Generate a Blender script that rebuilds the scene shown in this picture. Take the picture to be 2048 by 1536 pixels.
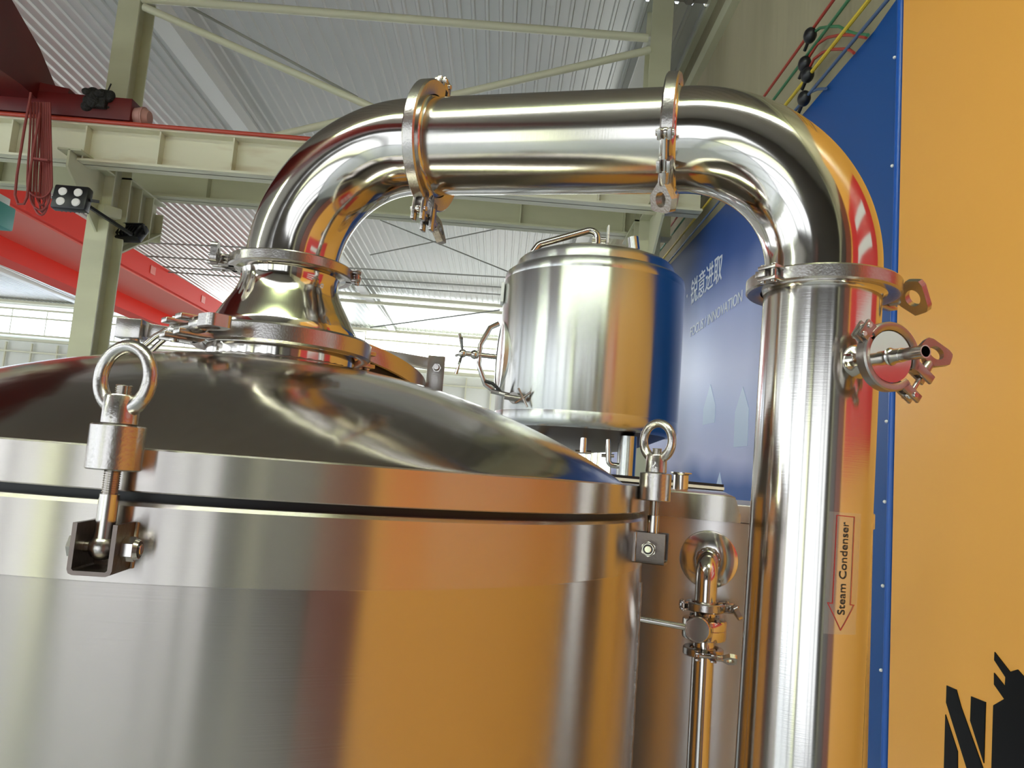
import bpy, bmesh, math, random
from mathutils import Vector, Matrix
random.seed(7)
SC = bpy.context.scene
for o in list(bpy.data.objects): bpy.data.objects.remove(o, do_unlink=True)
PI = math.pi
H = 3.6                      # camera height; heights below are measured from the eye level and lifted by H at the end
FLOOR = -H

# ------------------------------------------------------------------ camera
FPX = 1532.8
def cam_axes(pitch=6.5015, roll=4.4725, yaw=0.5639):
    p, r, y = (math.radians(a) for a in (pitch, roll, yaw))
    f = Vector((math.sin(y)*math.cos(p), math.cos(y)*math.cos(p), math.sin(p)))
    rt = Vector((math.cos(y), -math.sin(y), 0)); up = rt.cross(f)
    return rt*math.cos(r)+up*math.sin(r), -rt*math.sin(r)+up*math.cos(r), f
CR, CU, CF = cam_axes()
cam_data = bpy.data.cameras.new('camera'); cam = bpy.data.objects.new('camera', cam_data)
SC.collection.objects.link(cam); SC.camera = cam
cam_data.sensor_width = 36; cam_data.lens = FPX/2048*36; cam_data.clip_start = .02; cam_data.clip_end = 200
cam.matrix_world = Matrix(((CR.x, CU.x, -CF.x, 0), (CR.y, CU.y, -CF.y, 0), (CR.z, CU.z, -CF.z, H), (0, 0, 0, 1)))
def ray(px, py): return CR*((px-1024)/FPX) - CU*((py-768)/FPX) + CF
def at(px, py, Y): d = ray(px, py); return d*(Y/d.y)
def atx(px, py, X): d = ray(px, py); return d*(X/d.x)
def front(px, py, r, c):
    d = ray(px, py); a = d.x**2+d.y**2; b = -2*(d.x*c[0]+d.y*c[1]); k = c[0]**2+c[1]**2-r*r
    return d*((-b-math.sqrt(max(b*b-4*a*k, 0)))/(2*a))

# ------------------------------------------------------------------ world, exposure
w = bpy.data.worlds.new('world'); SC.world = w; w.use_nodes = True
bg = w.node_tree.nodes['Background']; bg.inputs[0].default_value = (.85, .92, 1, 1); bg.inputs[1].default_value = 1.0
SC.view_settings.view_transform = 'Standard'; SC.view_settings.look = 'None'; SC.view_settings.gamma = 1
SC.view_settings.exposure = 0.75; SC.view_settings.use_curve_mapping = False
WIN = 1.02      # daylight through the frosted panes
SKY = 16.0      # daylight through the roof sheets

# ------------------------------------------------------------------ helpers
ORG = {}
class MB:
    def __init__(s): s.b = bmesh.new()
    def _add(s, vs, fs, M=None):
        v = [s.b.verts.new(M @ Vector(p) if M else Vector(p)) for p in vs]
        for f in fs:
            try: s.b.faces.new([v[i] for i in f])
            except ValueError: pass
        return v
    def box(s, c, d, M=None, bev=0, seg=2):
        t = bmesh.new(); bmesh.ops.create_cube(t, size=1)
        for v in t.verts: v.co = Vector((v.co.x*d[0]+c[0], v.co.y*d[1]+c[1], v.co.z*d[2]+c[2]))
        if bev: bmesh.ops.bevel(t, geom=t.edges[:], offset=bev, segments=seg, affect='EDGES', profile=.5)
        s._merge(t, M); return s
    def _merge(s, t, M=None):
        t.verts.index_update()
        s._add([v.co for v in t.verts], [[v.index for v in f.verts] for f in t.faces], M); t.free()
    def bar(s, a, b, wd, ht, bev=0, up=(0, 0, 1)):
        a, b = Vector(a), Vector(b); x = (b-a).normalized(); u = Vector(up); y = u.cross(x).normalized(); z = x.cross(y)
        M = Matrix(((x.x, y.x, z.x, (a.x+b.x)/2), (x.y, y.y, z.y, (a.y+b.y)/2), (x.z, y.z, z.z, (a.z+b.z)/2), (0, 0, 0, 1)))
        return s.box((0, 0, 0), ((b-a).length, wd, ht), M, bev)
    def lathe(s, prof, M=None, seg=64, closed=False):
        vs = []; n = len(prof)
        for r, z in prof:
            for i in range(seg):
                a = 2*PI*i/seg; vs.append((r*math.cos(a), r*math.sin(a), z))
        fs = []
        for j in range(n if closed else n-1):
            k = (j+1) % n
            for i in range(seg):
                i2 = (i+1) % seg; fs.append((j*seg+i, j*seg+i2, k*seg+i2, k*seg+i))
        v = s._add(vs, fs, M)
        if not closed:
            for j in (0, n-1):
                if prof[j][0] > 1e-5:
                    try: s.b.faces.new(v[j*seg:(j+1)*seg])
                    except ValueError: pass
        return s
    def cyl(s, a, b, r, seg=32, r2=None, bev=0):
        a, b = Vector(a), Vector(b); L = (b-a).length; r2 = r if r2 is None else r2
        M = frame(a, b-a)
        pr = [(r, 0), (r2, L)] if not bev else [(r-bev, 0), (r, bev), (r2, L-bev), (r2-bev, L)]
        return s.lathe(pr, M, seg)
    def sweep(s, sec, pts, closed=False, caps=True, up=None, radii=None):
        # sec: 2-D closed section (n,b); pts: path
        pts = [Vector(p) for p in pts]; n = len(pts); m = len(sec); T = []
        for i in range(n):
            if closed: t = pts[(i+1) % n]-pts[i-1]
            else: t = pts[min(i+1, n-1)]-pts[max(i-1, 0)]
            T.append(t.normalized())
        u = Vector(up) if up else (Vector((0, 0, 1)) if abs(T[0].z) < .9 else Vector((1, 0, 0)))
        N = (u-T[0]*u.dot(T[0])).normalized(); vs = []
        for i in range(n):
            if up and closed: N = Vector(up)
            N = (N-T[i]*N.dot(T[i])).normalized(); B = T[i].cross(N); q = radii[i] if radii else 1
            for (x, y) in sec: vs.append(pts[i]+N*x*q+B*y*q)
        fs = []
        for i in range(n if closed else n-1):
            k = (i+1) % n
            for j in range(m):
                j2 = (j+1) % m; fs.append((i*m+j, i*m+j2, k*m+j2, k*m+j))
        v = s._add(vs, fs)
        if caps and not closed:
            for c in (v[:m], v[-m:]):
                try: s.b.faces.new(c)
                except ValueError: pass
        return s
    def tube(s, pts, r, seg=16, closed=False, radii=None):
        return s.sweep([(r*math.cos(2*PI*i/seg), r*math.sin(2*PI*i/seg)) for i in range(seg)], pts, closed, radii=radii)
    def sphere(s, c, r, seg=24, sc=(1, 1, 1)):
        M = Matrix.Translation(Vector(c)) @ Matrix.Diagonal((sc[0], sc[1], sc[2], 1))
        return s.lathe([(max(r*math.sin(PI*i/12), 1e-6), -r*math.cos(PI*i/12)) for i in range(13)], M, seg)
    def prism(s, poly, z0, z1, M=None):
        n = len(poly); vs = [(x, y, z0) for x, y in poly]+[(x, y, z1) for x, y in poly]
        fs = [tuple(range(n-1, -1, -1)), tuple(range(n, 2*n))]+[(i, (i+1) % n, n+(i+1) % n, n+i) for i in range(n)]
        s._add(vs, fs, M); return s
    def holeplate(s, outer, hc, hr, z0, z1, M=None, seg=40, hr2=None):
        # plate with an (elliptic) hole: outer is a convex polygon, sampled by angle round the hole centre
        hr2 = hr2 or hr; O = []; I = []
        n = len(outer)
        for i in range(seg):
            a = 2*PI*i/seg; dx, dy = math.cos(a), math.sin(a); best = 0
            for j in range(n):
                x1, y1 = outer[j][0]-hc[0], outer[j][1]-hc[1]; x2, y2 = outer[(j+1) % n][0]-hc[0], outer[(j+1) % n][1]-hc[1]
                ex, ey = x2-x1, y2-y1; den = dx*ey-dy*ex
                if abs(den) < 1e-12: continue
                t = (x1*ey-y1*ex)/den; q = (x1*dy-y1*dx)/den
                if t > 0 and -1e-6 <= q <= 1+1e-6: best = max(best, t)
            O.append((hc[0]+dx*best, hc[1]+dy*best)); I.append((hc[0]+dx*hr, hc[1]+dy*hr2))
        vs = [(x, y, z0) for x, y in O]+[(x, y, z1) for x, y in O]+[(x, y, z1) for x, y in I]+[(x, y, z0) for x, y in I]
        fs = []
        for i in range(seg):
            k = (i+1) % seg
            for L in range(4): fs.append((L*seg+i, L*seg+k, ((L+1) % 4)*seg+k, ((L+1) % 4)*seg+i))
        s._add(vs, fs, M); return s
    def build(s, name, mat, parent=None, sharp=35, M=None):
        b = s.b; bmesh.ops.recalc_face_normals(b, faces=b.faces[:])
        me = bpy.data.meshes.new(name)
        off = ORG.get(parent.name) if parent else None
        if off is not None:
            for v in b.verts: v.co -= off
        if M:
            for v in b.verts: v.co = M @ v.co
        b.to_mesh(me); b.free()
        for p in me.polygons: p.use_smooth = True
        me.set_sharp_from_angle(angle=math.radians(sharp))
        me.materials.append(mat)
        o = bpy.data.objects.new(name, me); SC.collection.objects.link(o)
        if parent:
            o.parent = parent
            if off is not None: ORG[name_of(o)] = off
        return o
def name_of(o): return o.name
def frame(o, z, x=None):
    z = Vector(z).normalized(); x = Vector(x) if x is not None else (Vector((1, 0, 0)) if abs(z.x) < .9 else Vector((0, 1, 0)))
    x = (x-z*x.dot(z)).normalized(); y = z.cross(x); o = Vector(o)
    return Matrix(((x.x, y.x, z.x, o.x), (x.y, y.y, z.y, o.y), (x.z, y.z, z.z, o.z), (0, 0, 0, 1)))
def tag(o, label, cat, group=None, kind=None):
    o['label'] = label; o['category'] = cat
    if group: o['group'] = group
    if kind: o['kind'] = kind
    return o
def thing(name, label, cat, loc=(0, 0, 0), M=None, group=None):
    o = bpy.data.objects.new(name, None); SC.collection.objects.link(o); o.empty_display_size = .05
    if M is not None: o.matrix_world = M
    else: o.location = loc; ORG[o.name] = Vector(loc)
    return tag(o, label, cat, group)
def struct(name, mb, mat, sharp=35):
    o = mb.build(name, mat, None, sharp); o['kind'] = 'structure'; return o
def fillet(pts, r, n=24):
    P = [Vector(p) for p in pts]; out = [P[0]]
    for i in range(1, len(P)-1):
        a = (P[i-1]-P[i]).normalized(); b = (P[i+1]-P[i]).normalized(); ang = a.angle(b); t = r/math.tan(ang/2)
        c = P[i]+(a+b).normalized()*(r/math.sin(ang/2)); s0 = P[i]+a*t-c; s1 = P[i]+b*t-c; tot = s0.angle(s1); ax = s0.cross(s1).normalized()
        for k in range(n+1): out.append(c+Matrix.Rotation(tot*k/n, 3, ax) @ s0)
    out.append(P[-1]); return out

# ------------------------------------------------------------------ materials
def mat(name, col, rough=.5, metal=0., spec=.5, emit=None, es=0, aniso=0, arot=0, noise=None, bump=None, coat=0, alpha=1):
    m = bpy.data.materials.new(name); m.use_nodes = True; nt = m.node_tree; N = nt.nodes; L = nt.links
    p = N['Principled BSDF']; p.inputs['Base Color'].default_value = (*col, 1); p.inputs['Roughness'].default_value = rough
    p.inputs['Metallic'].default_value = metal; p.inputs['Specular IOR Level'].default_value = spec
    if coat: p.inputs['Coat Weight'].default_value = coat; p.inputs['Coat Roughness'].default_value = .08
    if emit: p.inputs['Emission Color'].default_value = (*emit, 1); p.inputs['Emission Strength'].default_value = es
    if alpha < 1: p.inputs['Alpha'].default_value = alpha
    tc = N.new('ShaderNodeTexCoord')
    if aniso:
        p.inputs['Anisotropic'].default_value = aniso; p.inputs['Anisotropic Rotation'].default_value = arot
        tn = N.new('ShaderNodeTangent'); tn.direction_type = 'RADIAL'; tn.axis = 'Z'; L.new(tn.outputs[0], p.inputs['Tangent'])
    if noise:   # (scale vec, detail, amount, colour2)
        mp = N.new('ShaderNodeMapping'); mp.inputs['Scale'].default_value = noise[0]; L.new(tc.outputs['Object'], mp.inputs[0])
        nz = N.new('ShaderNodeTexNoise'); nz.inputs['Scale'].default_value = 1; nz.inputs['Detail'].default_value = 4; L.new(mp.outputs[0], nz.inputs[0])
        cr = N.new('ShaderNodeValToRGB'); cr.color_ramp.elements[0].position = noise[3] if len(noise) > 3 else .35; cr.color_ramp.elements[1].position = noise[4] if len(noise) > 4 else .65
        cr.color_ramp.elements[0].color = (*col, 1); cr.color_ramp.elements[1].color = (*noise[1], 1)
        L.new(nz.outputs[0], cr.inputs[0]); L.new(cr.outputs[0], p.inputs['Base Color'])
        if noise[2]:
            mr = N.new('ShaderNodeMapRange'); mr.inputs[3].default_value = rough-noise[2]; mr.inputs[4].default_value = rough+noise[2]
            L.new(nz.outputs[0], mr.inputs[0]); L.new(mr.outputs[0], p.inputs['Roughness'])
    if bump:    # list of (scale vec, strength, distance)
        prev = None
        for sc, st, di in bump:
            mp = N.new('ShaderNodeMapping'); mp.inputs['Scale'].default_value = sc; L.new(tc.outputs['Object'], mp.inputs[0])
            nz = N.new('ShaderNodeTexNoise'); nz.inputs['Scale'].default_value = 1; nz.inputs['Detail'].default_value = 3; L.new(mp.outputs[0], nz.inputs[0])
            bp = N.new('ShaderNodeBump'); bp.inputs['Strength'].default_value = st; bp.inputs['Distance'].default_value = di
            L.new(nz.outputs[0], bp.inputs['Height'])
            if prev: L.new(prev.outputs[0], bp.inputs['Normal'])
            prev = bp
        L.new(prev.outputs[0], p.inputs['Normal'])
    return m
ST = (.63, .60, .56)
M = dict(
    polish=mat('polished_steel', ST, .10, 1, bump=[((9, 9, 9), .12, .004)]),
    dome=mat('buffed_dome_steel', (.53, .485, .445), .13, 1, bump=[((7, 7, 7), .3, .006), ((60, 60, 400), .03, .0004)]),
    band=mat('brushed_band_steel', (.58, .535, .50), .27, 1, aniso=1, arot=.25, bump=[((4, 4, 900), .25, .0002)]),
    body=mat('brushed_body_steel', (.56, .505, .47), .2, 1, aniso=1, arot=.25, bump=[((6, 6, 700), .16, .0002)]),
    pipe=mat('pipe_steel', ST, .13, 1, bump=[((8, 8, 8), .10, .003), ((300, 300, 300), .05, .0002)]),
    hpipe=mat('horizontal_pipe_steel', ST, .16, 1, bump=[((900, 40, 40), .12, .0002), ((5, 9, 9), .08, .002)]),
    vpipe=mat('vertical_pipe_steel', (.66, .63, .60), .15, 1, aniso=.6, arot=.25, bump=[((30, 30, 700), .15, .0002)]),
    cast=mat('cast_steel', (.50, .47, .45), .26, 1, bump=[((350, 350, 350), .35, .0006)]),
    patina=mat('dark_patina_steel', (.17, .14, .125), .34, 1, bump=[((200, 200, 200), .4, .0008)]),
    dark_cast=mat('dark_cast_steel', (.40, .37, .35), .30, 1, bump=[((350, 350, 350), .35, .0006)]),
    bolt=mat('bolt_steel', (.58, .55, .52), .2, 1),
    tank2=mat('mirror_tank_steel', (.66, .66, .64), .25, 1, aniso=1, arot=.25, bump=[((3, 3, .4), .04, .004)]),
    tank3=mat('satin_tank_steel', (.68, .64, .62), .33, 1, aniso=.4, arot=.25, bump=[((5, 5, 500), .12, .0003)]),
    rubber=mat('gasket_rubber', (.012, .014, .018), .45),
    blackp=mat('black_plastic', (.01, .01, .012), .35),
    weld=mat('weld_bead', (.35, .31, .28), .32, 1, bump=[((500, 500, 500), .6, .001)]),
    cream=mat('cream_paint', (.60, .59, .41), .45, noise=((.8, .8, 3), (.54, .53, .36), 0), bump=[((20, 20, 20), .05, .002)]),
    beam=mat('cream_paint_with_rust', (.74, .71, .54), .5, noise=((1.2, 1.2, 6), (.46, .32, .17), 0, .55, .95)),
    ivory=mat('ivory_tube_paint', (.72, .71, .53), .4),
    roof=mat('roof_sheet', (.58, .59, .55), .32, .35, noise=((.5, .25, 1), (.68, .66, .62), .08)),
    wallp=mat('wall_panel', (.78, .79, .72), .6),
    cloth=mat('khaki_wall_cloth', (.46, .41, .27), .8, noise=((.3, 1.1, .25), (.33, .29, .18), 0, .3, .7), bump=[((.4, 3, .4), .5, .08)]),
    rust=mat('rust_red_panel', (.20, .045, .02), .5), umber=mat('umber_panel', (.06, .042, .035), .5),
    darkw=mat('dark_wall', (.05, .04, .035), .7),
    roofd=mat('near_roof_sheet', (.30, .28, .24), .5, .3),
    floor=mat('floor_epoxy', (.50, .54, .60), .08, coat=.6),
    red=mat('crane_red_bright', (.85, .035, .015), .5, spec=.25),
    pink=mat('crane_red_flange', (.85, .18, .13), .4),  # crane red made paler: light on the girder underside put into the colour
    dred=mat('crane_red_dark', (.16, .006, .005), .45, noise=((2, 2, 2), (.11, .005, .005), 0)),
    railred=mat('rail_red', (.50, .06, .03), .4),
    buffer=mat('buffer_rubber', (.55, .28, .24), .6),
    cable=mat('red_cable', (.25, .035, .03), .5),
    soot=mat('black_motor', (.02, .018, .015), .8, bump=[((40, 40, 40), 1, .03)]),
    teal=mat('teal_paint', (.08, .35, .32), .5),
    lampg=mat('lamp_lens', (.8, .8, .75), .1, .4, emit=(1, 1, .95), es=.12),
    pane=mat('window_daylight', (.9, .93, 1), .4, emit=(.91, .96, 1.06), es=WIN),
    pane_side=mat('window_daylight_side', (.9, .93, 1), .4, emit=(.96, .98, 1), es=1.35),  # brighter glow, added to fill the far bay with light
    pane_far=mat('window_daylight_far', (.9, .95, 1), .4, emit=(.88, .95, 1), es=5.5),
    pane_blue=mat('window_daylight_blue', (.6, .7, .9), .4, emit=(.72, .82, 1), es=2.2),
    pane_green=mat('roof_light_green', (.8, .9, .6), .4, emit=(.78, 1, .42), es=SKY*.7),
    pane_lime=mat('window_daylight_lime', (.8, .9, .6), .4, emit=(.93, 1, .72), es=1.25),
    skyl=mat('roof_light', (.9, .95, 1), .4, emit=(.95, .98, 1), es=SKY),
    orange=mat('orange_vinyl', (.93, .44, .08), .34, spec=.4, bump=[((2.2, 2.2, 2.2), .25, .01)]),
    redv=mat('red_vinyl', (.72, .03, .03), .4),
    whitev=mat('white_vinyl', (.85, .85, .85), .4),
    blackv=mat('black_print', (.004, .004, .005), .3, spec=.12),
    txtw=mat('pale_print', (.85, .88, .97), .4),
    houseb=mat('pale_house_print', (.60, .72, .96), .38),
    hem=mat('blue_hem', (.015, .10, .45), .3),
    cup=mat('cup_steel', (.68, .66, .63), .12, 1),
    redline=mat('red_ink', (.45, .02, .02), .5),
    ink=mat('black_ink', (.01, .01, .01), .5),
    film=mat('clear_film', (.8, .75, .7), .18, 0, alpha=.10),
    wr=mat('wire_red', (.42, .05, .03), .5), wg=mat('wire_green', (.05, .20, .09), .5),
    wy=mat('wire_yellow', (.72, .52, .04), .5), wb=mat('wire_blue', (.08, .13, .24), .5),
    wgrey=mat('wire_grey', (.34, .34, .3), .5), wteal=mat('wire_teal', (.3, .6, .6), .5),
    plate=mat('name_plate', (.8, .8, .78), .4),
    white=mat('white_paint', (.80, .79, .73), .4),
)
# blue banner print: dark top, lavender middle with painted gloss reflection, blue low down
bm_ = bpy.data.materials.new('blue_banner_print'); bm_.use_nodes = True; nt = bm_.node_tree; N = nt.nodes; L = nt.links
p = N['Principled BSDF']; p.inputs['Roughness'].default_value = .42; p.inputs['Specular IOR Level'].default_value = .4
tc = N.new('ShaderNodeTexCoord'); sx = N.new('ShaderNodeSeparateXYZ'); L.new(tc.outputs['Object'], sx.inputs[0])
mr = N.new('ShaderNodeMapRange'); mr.inputs[1].default_value = 0.0; mr.inputs[2].default_value = 4.35; L.new(sx.outputs[2], mr.inputs[0])
nz = N.new('ShaderNodeTexNoise'); nz.inputs['Scale'].default_value = .6; L.new(tc.outputs['Object'], nz.inputs[0])
ad = N.new('ShaderNodeMath'); ad.operation = 'MULTIPLY_ADD'; ad.inputs[1].default_value = .16; L.new(nz.outputs[0], ad.inputs[0])
sb = N.new('ShaderNodeMath'); sb.operation = 'SUBTRACT'; sb.inputs[1].default_value = .08; L.new(mr.outputs[0], sb.inputs[0]); L.new(sb.outputs[0], ad.inputs[2])
cr = N.new('ShaderNodeValToRGB'); L.new(ad.outputs[0], cr.inputs[0]); e = cr.color_ramp.elements
e[0].position = 0; e[0].color = (.008, .06, .30, 1); e[1].position = 1; e[1].color = (.004, .045, .20, 1)
for ps, c in ((.30, (.012, .09, .36)), (.37, (.05, .13, .42)), (.42, (.60, .62, .93)), (.52, (.56, .63, .95)), (.62, (.58, .62, .93)), (.74, (.40, .47, .82)), (.86, (.03, .10, .38))):
    q = e.new(ps); q.color = (*c, 1)
# towards the near end the print is plain deep blue
my = N.new('ShaderNodeMapRange'); my.inputs[1].default_value = -3.9; my.inputs[2].default_value = -2.3; L.new(sx.outputs[1], my.inputs[0])
mx = N.new('ShaderNodeMix'); mx.data_type = 'RGBA'; mx.inputs[6].default_value = (.003, .075, .30, 1)
L.new(my.outputs[0], mx.inputs[0]); L.new(cr.outputs[0], mx.inputs[7]); L.new(mx.outputs[2], p.inputs['Base Color'])
M['blue'] = bm_

# ------------------------------------------------------------------ the hall
XR = 2.0; YB = -10.0; YF = 30.0; XL = -24.0; ZR = 5.55
def corr(x0, x1, y0, y1, z0, z1, pitch=.17, hgt=.03):
    prof = []; x = x0
    while x < x1:
        prof += [(x, 0), (x+pitch*.66, 0), (x+pitch*.74, -hgt), (x+pitch*.92, -hgt)]; x += pitch
    m = MB(); vs = []; 
    for (x, d) in prof: vs += [(x, y0, z0+d), (x, y1, z1+d)]
    fs = [(2*i, 2*i+2, 2*i+3, 2*i+1) for i in range(len(prof)-1)]
    m._add(vs, fs); return m
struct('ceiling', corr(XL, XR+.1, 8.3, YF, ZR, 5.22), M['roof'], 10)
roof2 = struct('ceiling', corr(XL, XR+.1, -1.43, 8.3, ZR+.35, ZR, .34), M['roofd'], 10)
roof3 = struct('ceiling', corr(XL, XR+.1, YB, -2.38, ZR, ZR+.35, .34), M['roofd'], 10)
struct('window_1', MB().box((-11, -2.15, ZR+.36), (26, .42, .03)), M['skyl'])
struct('window_2', MB().box((-11, -1.62, ZR+.36), (26, .34, .03)), M['pane_green'])
struct('floor', MB().box(((XL+XR)/2, 10, FLOOR-.05), (XR-XL+1, 42, .1)), M['floor'])
struct('wall_right', MB().box((XR+.12, 10, 1.1), (.12, 40.4, 9.4)), M['cloth'])
struct('wall_left', MB().box((XL-.06, 10, 1.1), (.12, 40, 9.4)), M['wallp'])
struct('wall_rear', MB().box((-11, YB-.06, 1.1), (26.2, .12, 9.4)), M['darkw'])
fw = MB(); fw.box((-11, YF+.1, .1), (26.2, .2, 7.4)); fw.box((-11, YF+.1, 5.15), (26.2, .2, .3)); struct('wall_far', fw, M['wallp'])
# far-wall window strips
n = 3
def window(x0, x1, z0, z1, m, name_n, rows=1):
    o = struct('window_%d' % name_n, MB().box(((x0+x1)/2, YF-.06, (z0+z1)/2), (x1-x0, .04, z1-z0)), m)
    f = MB()
    for z in (z0, z1): f.box(((x0+x1)/2, YF-.12, z), (x1-x0+.1, .08, .07))
    for z in [z1-.32]: f.box(((x0+x1)/2, YF-.12, z), (x1-x0, .08, .06))
    k = int((x1-x0)/1.2)
    for i in range(k+1): f.box((x0+(x1-x0)*i/k, YF-.11, (z0+z1)/2), (.03, .06, z1-z0))
    f.build('window_frame', M['ivory'], o)
window(-23.5, -14, 3.82, 4.82, M['pane_blue'], 3)
window(-13.9, -6.2, 3.82, 4.95, M['pane_far'], 4)
window(-5.6, 1.9, 3.85, 5.05, M['pane_far'], 5)
t = MB(); t.box((-11, YF-.15, 3.62), (26, .2, .1)); t.box((-11, YF-.2, 5.08), (26, .25, .1)); t.box((-11, YF-.1, 3.15), (26, .1, .06)); struct('trim_1', t, M['ivory'])
t = MB()
for i in range(26): t.box((-23.5+i, YF-.1, 2.9), (.05, .08, 1.2))
struct('trim_2', t, M['ivory'])
# windows of the left and rear walls (seen in the reflections)
k = 6
for (y0, y1) in ((-9.4, -5.2), (-4.6, -.6), (0, 3.8), (4.4, 7.8), (9.0, 14), (14.6, 20), (20.6, 26)):
    o = struct('window_%d' % k, MB().box((XL+.05, (y0+y1)/2, 1.3), (.06, y1-y0, 6.2)), M['pane' if y0 < 14 else 'pane_side']); k += 1
    f = MB()
    for i in range(1, 4): f.box((XL+.1, y0+(y1-y0)*i/4, 1.3), (.06, .1, 6.2))
    f.box((XL+.1, (y0+y1)/2, 2.2), (.06, y1-y0, .12)); f.build('window_frame', M['ivory'], o)
for (x0, x1, z0, z1, mm) in ((-23, -18.5, -3.4, 3.8, 'pane'), (-18, -13.6, -3.4, 3.8, 'pane'), (-13, -9.4, -3.4, 3.8, 'pane'), (-8.8, -7.3, -3.4, 2.0, 'pane'), (-7.2, -6.2, -3.4, 2.0, 'pane_lime'), (-5.4, -3.9, -3.4, 2.0, 'pane'), (-3.8, -1.6, -3.4, 2.0, 'pane'), (-1.4, -.4, -3.4, 1.8, 'pane'), (-.1, .75, -3.4, 2.2, 'pane')):
    o = struct('window_%d' % k, MB().box(((x0+x1)/2, YB+.05, (z0+z1)/2), (x1-x0, .06, z1-z0)), M[mm]); k += 1
    f = MB()
    for i in range(1, 3): f.box((x0+(x1-x0)*i/3, YB+.1, (z0+z1)/2), (.05, .06, z1-z0))
    f.build('window_frame', M['ivory'], o)
for (y0, y1) in ((14.2, 18.4), (19, 23.4), (24, 28.6)):  # unseen right-wall windows, added to light the far crane, roof and columns
    o = struct('window_%d' % k, MB().box((XR+.03, (y0+y1)/2, 1.2), (.06, y1-y0, 4.4)), M['pane_side']); k += 1
    f = MB()
    for i in range(1, 4): f.box((XR-.02, y0+(y1-y0)*i/4, 1.2), (.06, .1, 4.4))
    f.build('window_frame', M['ivory'], o)
t = MB(); t.box((XR-.02, -2.4, -.4), (.05, 1.5, 6.0)); struct('trim_7', t, M['rust'])
t = MB(); t.box((XR-.02, -5.6, -.4), (.05, 4.6, 6.2)); struct('trim_8', t, M['umber'])
t = MB(); t.box((XR-.12, -7.0, 1.6), (.2, .3, 8)); struct('trim_6', t, M['ivory'])
# roof rafters and purlins of the far bay
t = MB()
for x in (-16.6, -10.6, -4.55, 1.45):
    t.box((x, 19.2, 5.13), (.26, 21.6, .05)); t.box((x, 19.2, 5.28), (.05, 21.6, .3))
struct('trim_3', t, M['white'])
t = MB(); t.box((-2, 23.6, 5.1), (8, .22, .1)); t.box((-2, 24.6, 5.1), (8, .12, .1)); struct('trim_4', t, M['ivory'])
# rails on the right wall above the banner
t = MB(); a = atx(1462, 0, XR).z; t.box((XR+.02, 12, a), (.08, 34, .16)); t.box((XR+.03, 12, a+.55), (.08, 34, .10)); struct('trim_5', t, M['cream'])

# ------------------------------------------------------------------ wall banners
def wall_poly(mb, pts, x0, x1):
    # polygon on the right wall given as (Y, z)
    Mx = Matrix(((0, 0, 1, 0), (1, 0, 0, 0), (0, 1, 0, 0), (0, 0, 0, 1)))
    mb.prism([(p[0], p[1]) for p in pts], x0, x1, Mx)
YC = 3.83
ban = thing('blue_banner', 'blue wall banner fading to lavender with pale lettering, beyond the orange banner', 'banner', (XR, 8.5, -1.6))
m = MB(); wall_poly(m, [(YC, -1.75), (13.5, -1.75), (13.5, 2.78), (9.6, 2.77), (7, 2.70), (YC+.32, 2.70), (YC+.04, 2.74), (YC, 2.55)], XR-.02, XR+.05); sheet = m.build('banner_sheet', M['blue'], ban)
m = MB(); m.tube([(XR-.02, YC+.02, z*.1) for z in range(-17, 28)], .022, 12); m.build('banner_hem', M['hem'], ban)
for i in range(8):
    z = atx(1800, [122, 334, 548, 660, 843, 1006, 1178, 1352][i], XR).z
    MB().sphere((XR-.045, YC+.035, z), .009, 12).build('eyelet', M['plate'], ban)
def text_mesh(s, size, font=None, extrude=.0):
    cu = bpy.data.curves.new('tmp', 'FONT'); cu.body = s; cu.size = size; cu.extrude = extrude; cu.resolution_u = 4
    o = bpy.data.objects.new('tmp', cu); SC.collection.objects.link(o); bpy.context.view_layer.update()
    dg = bpy.context.evaluated_depsgraph_get(); me = bpy.data.meshes.new_from_object(o.evaluated_get(dg))
    bpy.data.objects.remove(o, do_unlink=True); return me
def fit_mesh(me, w, h):
    xs = [v.co.x for v in me.vertices]; ys = [v.co.y for v in me.vertices]
    if not xs: return
    for v in me.vertices:
        v.co.x = (v.co.x-min(xs))/(max(xs)-min(xs))*w; v.co.y = (v.co.y-min(ys))/(max(ys)-min(ys))*h
def wall_text(s, Y0, Y1, z, h, parent, mt, name='lettering'):
    me = text_mesh(s, 1, extrude=.002); fit_mesh(me, abs(Y0-Y1), h)
    org = ORG[parent.name]
    for v in me.vertices: v.co = Vector((XR-.024-v.co.z, Y0-v.co.x, z+v.co.y))-org
    me.materials.clear(); me.materials.append(mt)
    o = bpy.data.objects.new(name, me); SC.collection.objects.link(o); o.parent = parent; return o
wall_text('\u9510\u610f\u8fdb\u53d6', 8.27, 7.08, 1.96, .29, ban, M['txtw'])
wall_text('FOCUS / INNOVATION', 8.2, 6.42, 1.60, .105, ban, M['txtw'])
m = MB(); m.sphere((XR-.02, 8.46, 2.12), .02, 12, (.2, 1, 1)); m.build('lettering', M['txtw'], ban)
def house(y, z, w_, h_, rh):
    m = MB(); y0, y1 = y-w_/2, y+w_/2
    wall_poly(m, [(y0, z), (y1, z), (y1, z+h_), (y, z+h_+rh), (y0, z+h_)], XR-.023, XR-.019); m.build('house_print', M['houseb'], ban, 5)
house(6.85, -.10, .34, .02, .22); house(7.3, .60, .42, .16, .22); house(6.3, .35, .36, .3, .2)

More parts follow.
